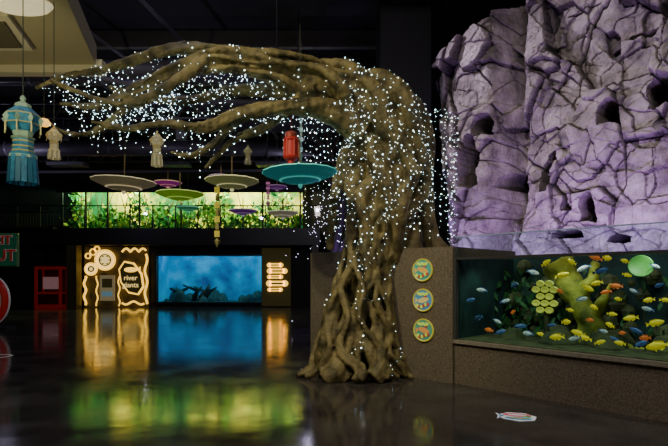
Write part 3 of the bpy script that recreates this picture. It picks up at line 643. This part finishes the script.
# ------------------------------------------------------------ hanging parasols
m_rib=mat('bamboo_rib',(.2,.13,.05),.6)
def parasol(a,b_,d,wpx,col,col2,tilt=0,zt=None):
    c=site(a,b_,d); rr=wpx/2*d/F; g=MB(); n=32; h=rr*.30
    Mt=T(*c)@R(tilt,'Y')@R(random.random(),'Z')
    sc=lambda k,i:1-.03*(k%2); sg=-1
    g.lathe([(.02,sg*h),(rr*.35,sg*h*.78),(rr*.7,sg*h*.42),(rr,0)],n,0,Mt,sc)
    g.lathe([(rr,0.0),(rr*.995,.015),(rr*.985,0.0),(rr*.9,sg*h*.10)],n,1,Mt,sc)
    g.lathe([(rr*.5,sg*h*.665+sg*.004),(rr*.56,sg*h*.60+sg*.004)],n,1,Mt)
    for k in range(16):
        q_=2*math.pi*k/16; g.tube([(0,0,sg*h),(math.cos(q_)*rr*.97,math.sin(q_)*rr*.97,.006)],.006,4,2,Mt)
        g.tube([(0,0,sg*h*.1),(math.cos(q_)*rr*.5,math.sin(q_)*rr*.5,sg*h*.6)],.004,4,2,Mt)
    g.tube([(0,0,sg*(h+.05)),(0,0,-sg*rr*.9)],.012,8,2,Mt); g.lathe([(.03,sg*h*.95),(.035,sg*h*1.15),(.01,sg*h*1.35)],10,1,Mt)
    g.tube([c+Vector((0,0,rr*.5)),(c.x,c.y,zt or 5.2)],.004,4,3)
    g.obj('paper_parasol',[mat('parasol_paper',col,.6,emit=col,es=.16),mat('parasol_trim',col2,.6,emit=col2,es=.4),m_rib,M_wire])  # emission stands in for light on the paper and bright rim
parasol(124,182,8.2,62,(.27,.22,.12),(.9,.75,.45),.03)
parasol(168,183,8.8,27,(.45,.03,.35),(.8,.5,.3))
parasol(180,194,7.6,47,(.26,.52,.02),(.6,.8,.2))
parasol(221,177,8.6,24,(.28,.06,.42),(.5,.3,.5))
parasol(232,181,7.8,54,(.26,.27,.10),(.9,.85,.45))
parasol(300,173,7.0,76,(.004,.30,.33),(.1,.65,.55),-.03)
parasol(243,211,9.5,28,(.18,.04,.32),(.5,.4,.5))
parasol(283,213,9.5,32,(.42,.38,.25),(.6,.6,.5))
parasol(188,208,9.8,22,(.05,.34,.12),(.2,.6,.5))
parasol(277,187,9.8,20,(.18,.05,.26),(.4,.2,.4))
# ------------------------------------------------------------ lanterns
def lanna(a,b_,d,s,name,cb,ct,es,tail=1.0):
    c=site(a,b_,d); g=MB(); Mt=T(*c)@Matrix.Diagonal((s,s,s,1))@R(.25,'Z')
    g.lathe([(.03,.75),(.08,.68),(.05,.60),(.20,.50),(.20,.42)],8,1,Mt)
    g.lathe([(.20,.42),(.40,.24),(.40,.22),(.40,-.02),(.40,-.04),(.26,-.22)],8,0,Mt)
    for k in range(8):
        q_=2*math.pi*k/8; x,y=math.cos(q_),math.sin(q_)
        g.add([(x*.40,y*.40,.24),(x*.50,y*.50,.10),(x*.40,y*.40,-.04),(x*.38-y*.07,y*.38+x*.07,.10),(x*.38+y*.07,y*.38-x*.07,.10)],[(0,3,1),(0,1,4),(2,1,3),(2,4,1)],1,Mt)
        g.box((x*.42,y*.42,-.14),(.03,.03,.26),2,Mt)
    for z_ in (.22,-.02): g.lathe([(.395,z_+.02),(.42,z_),(.395,z_-.02)],8,2,Mt)
    g.lathe([(.26,-.22),(.22,-.34),(.30,-.38),(.24,-.42)],8,1,Mt)
    g.lathe([(.24,-.42),(.26,-.75),(.34,-.85)],8,0,Mt)
    for z_,r_ in ((-.48,.255),(-.62,.265),(-.74,.275)): g.lathe([(r_-.01,z_+.02),(r_+.01,z_),(r_-.01,z_-.02)],8,2,Mt)
    g.lathe([(.345,-.85),(.345,-.92)],8,1,Mt)
    for k in range(16):
        q_=2*math.pi*k/16; x,y=math.cos(q_),math.sin(q_); ln=.72*tail
        g.add([(x*.32-y*.06,y*.32+x*.06,-.86),(x*.32+y*.06,y*.32-x*.06,-.86),(x*.37+y*.06,y*.37-x*.06,-.86-ln),(x*.37-y*.06,y*.37+x*.06,-.86-ln)],[(0,1,2,3)],0 if k%2 else 3,Mt)
    g.tube([Mt@Vector((0,0,.7)),(c.x,c.y,5.3)],.006,5,4)
    g.obj(name,[mat('lantern_paper',cb,.6,emit=cb,es=es,col2=tuple(x*.45 for x in cb),nscale=14),mat('lantern_trim',ct,.5,emit=ct,es=es*.6),mat('lantern_gold',(.6,.5,.2),.4),mat('lantern_tail',tuple(x*.5 for x in cb),.6,emit=cb,es=es*.5),M_wire])
lanna(23,124,5.6,.44,'blue_lanna_lantern',(.04,.24,.38),(.30,.42,.30),.05)
lanna(54,137,6.6,.22,'cream_lanna_lantern',(.60,.52,.26),(.5,.4,.15),.3,.7)
lanna(157,142,8.2,.26,'cream_lanna_lantern',(.60,.52,.28),(.5,.4,.15),.3,1.0)
lanna(248,152,8.6,.17,'cream_lanna_lantern',(.45,.42,.25),(.4,.35,.15),.1,.6)
c=site(291,150,7.0); g=MB(); Mt=T(*c)
g.lathe([(.001,.17),(.10,.17),(.115,.14),(.10,.12),(.10,-.08),(.115,-.10),(.10,-.13),(.05,-.16),(.05,-.2)],20,0,Mt)
for k in range(6):
    q_=k*math.pi/3; g.box((math.cos(q_)*.105,math.sin(q_)*.105,.02),(.014,.014,.24),1,Mt)
g.lathe([(.001,.17),(.08,.18),(.09,.24),(.07,.26)],16,1,Mt); g.tube([c+Vector((0,0,.25)),(c.x,c.y,4.1)],.005,5,1)
for k in range(10):
    q_=k*.628; g.tube([(c.x+.04*math.cos(q_),c.y+.04*math.sin(q_),c.z-.19),(c.x+.05*math.cos(q_),c.y+.05*math.sin(q_),c.z-.30)],.006,4,0)
g.obj('red_hanging_lantern',[mat('lantern_red',(.36,.012,.01),.5,emit=(.8,.03,.02),es=.05),mat('lantern_silver',(.4,.08,.06),.35,.5)],smooth=False)
def tung(a,b0_,b1_,d,wpx,col):
    t=site(a,b0_,d); b_=site(a,b1_,d); g=MB(); w_=wpx*d/F; n=7
    for k in range(n):
        z1_=t.z+(b_.z-t.z)*k/n; z2_=t.z+(b_.z-t.z)*(k+.85)/n; ww=w_*(.6 if k%2 else 1)
        g.box((t.x,d,(z1_+z2_)/2),(ww,.015,abs(z2_-z1_)),k%2)
        g.box((t.x,d,(z1_+z2_)/2),(.015,ww,abs(z2_-z1_)*.9),k%2)
    g.tube([(t.x,d,b_.z),(t.x,d,5.0)],.004,4,2); g.lathe([(.001,0),(w_*.6,-.05),(.001,-.16)],6,1,T(t.x,d,b_.z))
    g.obj('hanging_paper_banner',[mat('banner_a',col,.6,emit=col,es=.25),mat('banner_b',tuple(min(1,x*.6+.1) for x in col),.6),M_wire])
tung(217,187,238,8.0,5,(.75,.62,.08)); tung(268,182,200,8.6,4,(.5,.15,.4)); tung(301,118,152,7.1,3.5,(.35,.55,.6))
c=site(44,123,6.4); g=MB(); g.lathe([(.02,.06),(.05,.05),(.085,0),(.05,-.04),(.001,-.05)],16,0,T(*c)); g.tube([c+Vector((0,0,.05)),(c.x,c.y,5.3)],.005,5,1)
g.obj('pendant_lamp',[mat('lamp_gold',(.9,.6,.15),.4,emit=(1,.5,.08),es=1.6),M_wire],smooth=True)
light('AREA','house_light',(-6,8,8.8),(-6,8,0),170,(.8,.82,1),6)
light('AREA','foyer_fill',(0,-1,8.8),(0,2.5,0),480,(1,.88,.80),4)  # added fill lamp without a fixture, lifts the dark near floor
light('SPOT','lantern_fill',(-2.5,1.5,4.5),(-3.2,7,3.4),95,(1,.96,.8),.3,70,.8)
for x_,y_ in [(-12,17.5),(-5,15),(-1,19)]: light('POINT','ceiling_fill',(x_,y_,5.6),None,45,(.72,.68,1),.1)  # fill lamps without fixtures, added to lighten the ceiling services
